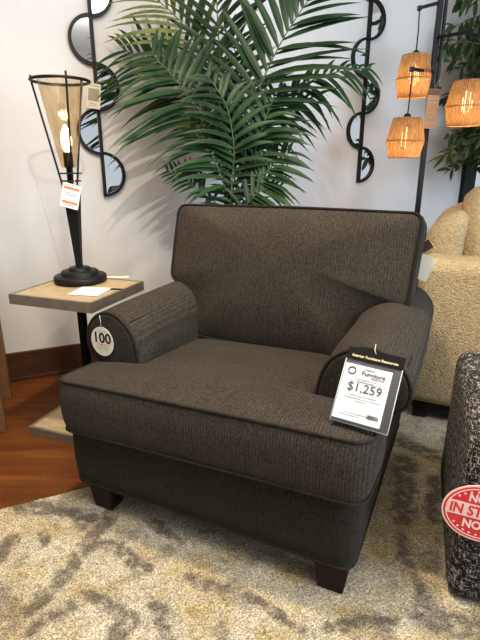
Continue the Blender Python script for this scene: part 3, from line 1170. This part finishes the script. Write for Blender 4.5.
RT_ = lambda dx=0, dy=0: Vector((PX + dx, PY + dy, .30))
FR = [
    # control points, length, n, mat, extra
    (([RT_(-.02, -.02), P(226, 200, 2.44), P(209, 140, 2.38), P(182, 88, 2.33), P(150, 52, 2.34)], .36, 24), dict(t0=.56, droop=.26, w=.024, spread=(56, 84))),
    (([RT_(0, .03), P(228, 190, 2.52), P(216, 95, 2.52), P(187, 30, 2.48), P(150, -6, 2.46)], .42, 26), dict(t0=.52, mat='palm_light', w=.022)),
    (([RT_(.01, .03), P(229, 190, 2.50), P(221, 80, 2.50), P(217, 5, 2.48), P(214, -60, 2.42)], .30, 22), dict(t0=.58, w=.022, droop=.12, spread=(40, 70))),
    (([RT_(.02, -.02), P(236, 200, 2.44), P(249, 120, 2.38), P(278, 48, 2.32), P(322, -20, 2.28)], .40, 28), dict(t0=.50, w=.026, droop=.16)),
    (([RT_(.03, .01), P(240, 200, 2.48), P(264, 124, 2.42), P(312, 80, 2.36), P(372, 67, 2.34)], .22, 26), dict(t0=.55, w=.018, droop=.38, lmul=.6)),
    (([RT_(.02, -.03), P(238, 205, 2.40), P(250, 168, 2.36), P(262, 128, 2.32), P(276, 92, 2.33)], .27, 22), dict(t0=.48, w=.020, droop=.35)),
    (([RT_(.03, -.03), P(243, 212, 2.38), P(254, 190, 2.34), P(270, 168, 2.30), P(290, 152, 2.31)], .24, 20), dict(t0=.62, w=.017, droop=.35)),
    (([RT_(-.03, -.02), P(217, 212, 2.40), P(204, 196, 2.36), P(186, 180, 2.34), P(166, 170, 2.35)], .15, 15), dict(t0=.70, w=.014, droop=.20, lmul=.7)),
    (([RT_(-.02, .05), P(226, 200, 2.56), P(206, 120, 2.60), P(170, 70, 2.56), P(122, 50, 2.54)], .36, 22), dict(t0=.60, w=.020, droop=.25)),
    (([RT_(.0, .06), P(233, 195, 2.60), P(242, 120, 2.64), P(238, 60, 2.66), P(222, 24, 2.64)], .28, 20), dict(t0=.50, w=.020)),
    (([RT_(.0, -.04), P(231, 200, 2.38), P(234, 150, 2.33), P(226, 105, 2.30), P(206, 74, 2.32)], .26, 20), dict(t0=.52, w=.021, droop=.3)),
    (([RT_(.03, .04), P(240, 200, 2.54), P(258, 140, 2.54), P(284, 106, 2.52), P(322, 96, 2.50)], .24, 20), dict(t0=.58, w=.019, droop=.5)),
    (([RT_(.03, -.05), P(240, 218, 2.36), P(246, 206, 2.33), P(262, 190, 2.29), P(282, 186, 2.28)], .19, 16), dict(t0=.66, w=.014, droop=.2)),
    (([RT_(-.01, -.03), P(228, 210, 2.40), P(222, 180, 2.36), P(210, 152, 2.34), P(190, 128, 2.34)], .24, 18), dict(t0=.55, w=.020, droop=.3)),
]
for i, (a, k) in enumerate(FR):
    frond(*a, seed=i + 3, **k)
for dx, dy, u, v in ((-.01, .01, 227, 150), (.015, 0, 232, 170)):
    bm = bmesh.new()
    add_tube(bm, [RT_(dx, dy) - PO, P(u, 230, PY + dy) - PO, P(u - 3, v, PY + dy) - PO], [.014, .011, .006], 8)
    obj('stem', bm, M['palm_stem'], palm)

# ------------------------------------------------------------------ ficus in the corner
FX, FY = 1.86, 3.30
fic = thing('potted_ficus', 'leafy green ficus tree in front of the window behind the raffia floor lamp', 'plant', (FX, FY, 0))
bm = lathe([(0, 0), (.11, 0), (.13, .28), (.135, .31), (.12, .31), (.118, .28), (0, .28)], 32)
obj('pot', bm, M['pot'], fic)
bm = lathe([(0, .292), (.116, .290), (.116, .278), (0, .278)], 24)
obj('soil', bm, M['soil'], fic)
bm = bmesh.new()
add_tube(bm, [(0, 0, .28), (.015, .01, .7), (-.01, 0, 1.15), (.02, .02, 1.6), (0, 0, 2.0)], [.022, .019, .017, .013, .008], 9)
obj('trunk', bm, M['bark'], fic)
rnd = random.Random(11)
twigs = []
bm = bmesh.new()
for i in range(170):
    z0 = rnd.uniform(1.10, 2.15)
    a = rnd.uniform(0, 2 * math.pi)
    L = rnd.uniform(.28, .62) * (1 - .25 * abs(z0 - 1.55))
    p0 = Vector((0, 0, z0))
    d = Vector((math.cos(a), math.sin(a), rnd.uniform(.1, .55)))
    if d.y > .4:
        L *= .7
    pts = [p0, p0 + d * L * .5, p0 + Vector((d.x, d.y, d.z * .5)) * L + Vector((0, 0, -.08))]
    twigs.append(pts)
# drooping sprig under the shade
twigs.append([Vector((-.05, -.1, 1.38)), P(470, 140, 2.95) - Vector((FX, FY, 0)), P(443, 157, 2.88) - Vector((FX, FY, 0))])
twigs.append([Vector((-.05, -.1, 1.40)), P(482, 138, 2.95) - Vector((FX, FY, 0)), P(458, 150, 2.9) - Vector((FX, FY, 0))])
twigs.append([Vector((-.02, -.05, 1.7)), P(458, 40, 2.95) - Vector((FX, FY, 0)), P(446, 50, 2.95) - Vector((FX, FY, 0))])
for pts in twigs:
    add_tube(bm, catmull(pts, 5, False), [.005 * (1 - .75 * i / 10) for i in range(11)], 5)
obj('branches', bm, M['bark'], fic)
bm = bmesh.new()
for pts in twigs:
    cp = catmull(pts, 10, False)
    for i in range(3, len(cp)):
        for s in range(2 if i % 2 else 1):
            p = cp[i]
            T_ = (cp[i] - cp[i - 1]).normalized()
            a = rnd.uniform(0, 2 * math.pi)
            sd_, up_ = frame_of(T_)
            d = (T_ * rnd.uniform(.3, 1) + (sd_ * math.cos(a) + up_ * math.sin(a)) * .9 + Vector((0, 0, -.35))).normalized()
            W, U = frame_of(d)
            W = (W * math.cos(a * .4) + U * math.sin(a * .4)).normalized()
            N_ = W.cross(d)
            l = rnd.uniform(.055, .095); w2 = l * .20
            rows = []
            for j in range(5):
                q = j / 4
                ww = w2 * math.sin(math.pi * min(.98, q * .93 + .06)) ** .8
                c = p + d * l * q + Vector((0, 0, -.25 * l * q * q))
                rows.append((bm.verts.new(c - W * ww + N_ * ww * .3), bm.verts.new(c), bm.verts.new(c + W * ww + N_ * ww * .3)))
            for A, B in zip(rows, rows[1:]):
                bm.faces.new((A[0], A[1], B[1], B[0])); bm.faces.new((A[1], A[2], B[2], B[1]))
obj('foliage', bm, M['ficus'], fic, recalc=False)

# ------------------------------------------------------------------ cream sofa (arm towards the viewer)
sofa = thing('sofa', 'cream boucle sofa with rounded arm and plump cushion, right of the armchair', 'sofa', (CH[0], CH[1], .0095), CROT)


def blob(name, lo, hi, rad, mat, parent, xf=None, seg=6):
    """rounded upholstered block"""
    bm = bmesh.new()
    add_box(bm, lo, hi)
    bmesh.ops.recalc_face_normals(bm, faces=bm.faces)
    bmesh.ops.bevel(bm, geom=list(bm.edges), offset=rad, segments=seg, affect='EDGES', profile=.5)
    if xf:
        for v in bm.verts:
            v.co = xf(v.co.copy())
    return obj(name, bm, mat, parent)


blob('arm', (.44, 1.075, .085), (1.55, 1.29, .735), .055, M['boucle'], sofa)
blob('arm', (.44, 2.03, .085), (1.55, 2.24, .735), .055, M['boucle'], sofa)
blob('seat', (.59, 1.292, .085), (1.50, 2.028, .44), .05, M['boucle'], sofa)
def bk(v):
    k = max(0, v.z - .45) / .4
    v.x += .04 * k
    v.z += .10 * max(0, min(1, (v.x - .44) / .2)) * min(1, k)
    return v
blob('backrest', (.405, 1.293, .085), (.585, 2.027, .845), .075, M['boucle'], sofa, bk, 8)
# plump cushion leaning on the back
O = round_poly([(-.27, 0), (.27, 0), (.26, .53), (-.26, .53)], [.10, .10, .20, .20], 8)
lean2 = R(5)
def cxf(x, s, h):
    return Vector((.765, 1.62, .452)) + Vector((0, x, 0)) + Vector((-math.sin(lean2), 0, math.cos(lean2))) * s + Vector((math.cos(lean2), 0, math.sin(lean2))) * h
bm, _ = cushion_bm(O, (0, .24), .14, .07, .03, .04, cxf, .01)
sc_ = thing('cushion', 'plump round-topped cream boucle cushion on the sofa', 'cushion')
cob = obj('cushion_body', bm, M['boucle'], None)
cob.parent = sc_
sc_.location = CH; sc_.rotation_euler = (0, 0, CROT)
for x, y in ((.52, 1.16), (1.45, 1.16), (.52, 2.15), (1.45, 2.15)):
    box_obj('foot', (x - .03, y - .03, -.0 if y < 1.5 else -.01), (x + .03, y + .03, .08), M['black_paint'], sofa, .003)
box_obj('plinth', (.50, 1.13, .03), (1.5, 2.18, .086), M['black_paint'], sofa, .002)

# ------------------------------------------------------------------ tweed ottoman at the right edge
OT = (.545, 1.0, 0)
OR = -R(20)
ot = thing('ottoman', 'black and white tweed upholstered ottoman at the right edge of the rug', 'ottoman', OT, OR)
blob('body', (0.0, 0.0, .012), (.62, .60, .518), .045, M['tweed'], ot)
for x, y in ((.07, .07), (.55, .07), (.07, .53), (.55, .53)):
    bm = lathe([(0, 0), (.022, 0), (.022, .03), (0, .03)], 16)
    f = obj('foot', bm, M['black_paint'], ot); f.location = (x, y, .0075)

om = Matrix.Translation(OT) @ Matrix.Rotation(OR, 4, 'Z')
ss = thing('stock_sign', 'round red NOW IN STOCK NOW hang sign on the tweed ottoman', 'sign')
xd = (om.to_3x3() @ Vector((1, 0, -.06)))
plane_frame(ss, om @ Vector((.045, -.016, .311)), xd, (0, 0, 1))
SRX, SRY = .088, .079
disc('sign_card', SRX, SRY, .002, M['pink_ink'], ss, 0)
disc('sign_face', SRX * .955, SRY * .945, .0006, M['red_card'], ss, .0007)
disc('ring_print', SRX * .90, SRY * .885, .0004, M['pink_ink'], ss, .0012, 48, .965)
sheet('band', SRX * 1.72, .038, .0005, M['pink_ink'], ss, (0, .004), .0016, .001)
put_text('band_print', 'IN STOCK', .0400, M['red_card'], ss, (0, .003), .0022, .0010).scale = (.78, 1, 1)
put_text('print', 'NOW', .030, M['pink_ink'], ss, (0, .040), .0016, .0012).scale = (.85, 1, 1)
put_text('print', 'NOW', .032, M['pink_ink'], ss, (0, -.035), .0016, .0012).scale = (.85, 1, 1)
first = None
for k in range(28):
    a = 2 * math.pi * k / 28
    x, y = SRX * .79 * math.cos(a), SRY * .77 * math.sin(a)
    if abs(y) < .029:
        continue
    if first is None:
        first = disc('dot_print', .0028, .0028, .0006, M['pink_ink'], ss, .0014, 10)
        d_ = first
    else:
        d_ = first.copy(); COL.objects.link(d_); d_.parent = ss
    d_.location = (x, y, 0)

# ------------------------------------------------------------------ wooden table at the left edge (only its end legs in view)
WT = (-1.018, 1.864, 0)
WR = math.atan2(.139, .365)
wt = thing('wooden_console', 'warm brown wooden table leg pair at the far left edge by the baseboard', 'table', WT, WR)
for x0, y0 in ((-.055, 0), (-.055, .335), (-.95, 0), (-.95, .335)):
    box_obj('leg', (x0, y0, 0), (x0 + .055, y0 + .055, .72), M['brown_wood'], wt, .004, .0)
box_obj('tabletop', (-1.0, -.01, .72), (0.0, .40, .755), M['brown_wood'], wt, .005)
box_obj('apron', (-.93, .01, .62), (-.03, .38, .722), M['brown_wood'], wt, .003)
wt['label'] = 'warm brown wooden console table whose legs show at the far left edge'

# ------------------------------------------------------------------ rug
RC = Vector((-.561 - .75 * math.cos(math.atan(.45)), 1.480 - .75 * math.sin(math.atan(.45)), 0))   # its back-left corner
ux = Vector((math.cos(WA), math.sin(WA), 0))      # along the wall
vx = Vector((math.sin(WA), -math.cos(WA), 0))     # towards the viewer
RA = [(G(20, 508), G(52, 512), .020), (G(40, 508), G(88, 521), .022), (G(72, 513), G(84, 526), .016), (G(112, 512), G(100, 530), .018), (G(100, 528), G(74, 565), .017), (G(74, 565), G(34, 612), .015), (G(100, 543), G(122, 552), .016),
      (G(122, 552), G(146, 572), .015), (G(90, 592), G(108, 606), .014), (G(108, 606), G(132, 626), .014), (G(36, 632), G(72, 606), .016), (G(155, 606), G(168, 640), .012),
      (G(0, 556), G(10, 545), .018), (G(42, 536), G(46, 545), .010), (G(190, 577), G(232, 598), .012), (G(250, 600), G(300, 628), .012), (G(405, 462), G(402, 520), .030), (G(436, 480), G(432, 520), .018),
      (G(400, 540), G(420, 600), .014), (G(430, 618), G(480, 632), .03), (G(395, 440), G(430, 455), .03), (G(120, 635), G(100, 660), .02), (G(180, 545), G(150, 520), .012), (G(330, 630), G(390, 620), .012)]
GOLD = [(G(15, 580), .05), (G(80, 492), .05), (G(128, 530), .04), (G(20, 615), .05), (G(300, 580), .05), (G(385, 545), .07), (G(425, 470), .05), (G(350, 620), .06), (G(225, 555), .05), (G(160, 590), .03), (G(420, 580), .06), (G(5, 520), .04), (G(370, 500), .06), (G(395, 470), .05), (G(385, 580), .06), (G(415, 520), .05), (G(360, 560), .04), (G(60, 490), .04), (G(200, 610), .05)]


def segd(p, a, b):
    d = b - a
    t = max(0, min(1, (p - a).dot(d) / max(1e-9, d.length_squared)))
    return (p - a - d * t).length


def rugcol(p):
    w1 = noise.noise(p * 9) * .020 + noise.noise(p * 24) * .014 + noise.noise(p * 70) * .012
    wv = p + Vector((w1, noise.noise(p * 11 + Vector((5, 2, 0))) * .020 + noise.noise(p * 32 + Vector((1, 6, 0))) * .014, 0))
    dark = 0
    for a, b, r in RA:
        d = segd(wv, a, b)
        dark = max(dark, 1 - max(0, min(1, (d - r * .8) / (r * 1.15))))
    n1 = noise.fractal(p * 4.5 + Vector((3, 1, 0)), .6, 2.2, 5)
    n2 = noise.fractal(p * 16 + Vector((7, 5, 0)), .7, 2.2, 4)
    n3 = noise.fractal(p * 30 + Vector((2, 8, 0)), .7, 2.2, 4)
    n4 = noise.fractal(p * 11 + Vector((4, 4, 0)), .8, 2.1, 5)
    dark = min(.88, dark * max(0, min(1.15, .90 + 1.1 * n3)))
    dark = max(dark, max(0, min(.55, (n1 - .42) * 2.0)), max(0, min(.45, (n4 - .38) * 1.6)) + max(0, n3 - .45) * .5)
    gold = 0
    wg = p + Vector((noise.noise(p * 8 + Vector((9, 3, 0))) * .07, noise.noise(p * 8 + Vector((2, 7, 0))) * .07, 0)) + (wv - p) * 1.5
    for c, r in GOLD:
        gold = max(gold, 1 - max(0, min(1, ((wg - c).length - r * .3) / (r * 1.9))))
    gold = max(gold * max(0, .55 + .8 * n2), max(0, min(.7, noise.fractal(p * 6 + Vector((1, 9, 0)), .7, 2.2, 4) * 1.2)))
    cream = Vector((.455, .405, .305)) * (1 + .18 * n2)
    gcol = Vector((.36, .265, .11))
    dcol = Vector((.115, .094, .076))
    c = cream.lerp(gcol, min(1, gold))
    return c.lerp(dcol, max(0, min(1, dark)))


LU, LV, SP = 3.05, 2.0, .0075
bm = bmesh.new()
nu, nv = int(LU / SP), int(LV / SP)
grid = []
rnd = random.Random(4)
for j in range(nv + 1):
    row = []
    for i in range(nu + 1):
        ed = min(i, nu - i, j, nv - j)
        z = .0055 + (rnd.uniform(-.0015, .0015) if ed else -.005)
        p = RC + ux * (i * SP + (rnd.uniform(-.002, .002) if ed else 0)) + vx * (j * SP + (rnd.uniform(-.002, .002) if ed else 0))
        row.append(bm.verts.new((p.x, p.y, z)))
    grid.append(row)
for j in range(nv):
    for i in range(nu):
        bm.faces.new((grid[j][i], grid[j + 1][i], grid[j + 1][i + 1], grid[j][i + 1]))
rug = obj('rug', bm, M['rug'])
ca = rug.data.color_attributes.new('pattern', 'FLOAT_COLOR', 'POINT')
flat = []
for v in rug.data.vertices:
    c = rugcol(Vector((v.co.x, v.co.y, 0)))
    flat += [max(0, c.x), max(0, c.y), max(0, c.z), 1]
ca.data.foreach_set('color', flat)
tag(rug, 'large cream rug mottled in taupe grey and gold, under the armchair', 'rug')


# ------------------------------------------------------------------ light
def area(name, loc, target, size, energy, color, size_y=None, spread=180):
    d = bpy.data.lights.new(name, 'AREA')
    d.energy = energy
    d.color = color
    d.shape = 'RECTANGLE'
    d.size = size
    d.size_y = size_y or size
    d.spread = R(spread)
    o = bpy.data.objects.new(name, d)
    COL.objects.link(o)
    o.location = loc
    o.rotation_euler = (Vector(target) - Vector(loc)).to_track_quat('-Z', 'Y').to_euler()
    return o


def spot(name, loc, target, energy, color, angle, blend=.6, soft=.03):
    d = bpy.data.lights.new(name, 'SPOT')
    d.energy = energy
    d.color = color
    d.spot_size = R(angle)
    d.spot_blend = blend
    d.shadow_soft_size = soft
    o = bpy.data.objects.new(name, d)
    COL.objects.link(o)
    o.location = loc
    o.rotation_euler = (Vector(target) - Vector(loc)).to_track_quat('-Z', 'Y').to_euler()
    return o


WARM = (1, .88, .72)
spot('ceiling_spot', (.35, -.2, 2.88), (-.42, 2.62, 1.30), 125, WARM, 44, .9, .012)
spot('ceiling_spot', (-.15, 1.15, 2.94), (-.05, 1.25, 0), 265, (1, .82, .58), 84, .8, .07)
area('ceiling_panel', (-.2, .6, 2.95), (-.1, 1.2, 0), 1.6, 60, (1, .90, .76), 1.2)
area('shop_window_daylight', (3.1, -.6, 1.8), (.2, 1.8, .6), 1.8, 125, (.66, .82, 1), 2.0)
ld = bpy.data.lights.new('bulb_glow', 'POINT'); ld.energy = 2.0; ld.color = (1, .62, .28); ld.shadow_soft_size = .02
lo = bpy.data.objects.new('bulb_glow', ld); COL.objects.link(lo); lo.parent = lamp; lo.location = (0, 0, .70)

area('ceiling_fill', (1.6, -1.0, 2.2), (1.6, -1.0, 3), .5, 60, (1, .96, .90))  # added fill without a fixture, brightens the ceiling that the mirrors show

wd = bpy.data.worlds.new('world')
SC.world = wd
wd.use_nodes = True
bg = wd.node_tree.nodes['Background']
bg.inputs['Color'].default_value = (.86, .92, 1, 1)
bg.inputs['Strength'].default_value = .62

SC.view_settings.view_transform = 'Standard'
SC.view_settings.look = 'None'
SC.view_settings.exposure = 0.14
SC.view_settings.gamma = 1.0
SC.view_settings.use_curve_mapping = False
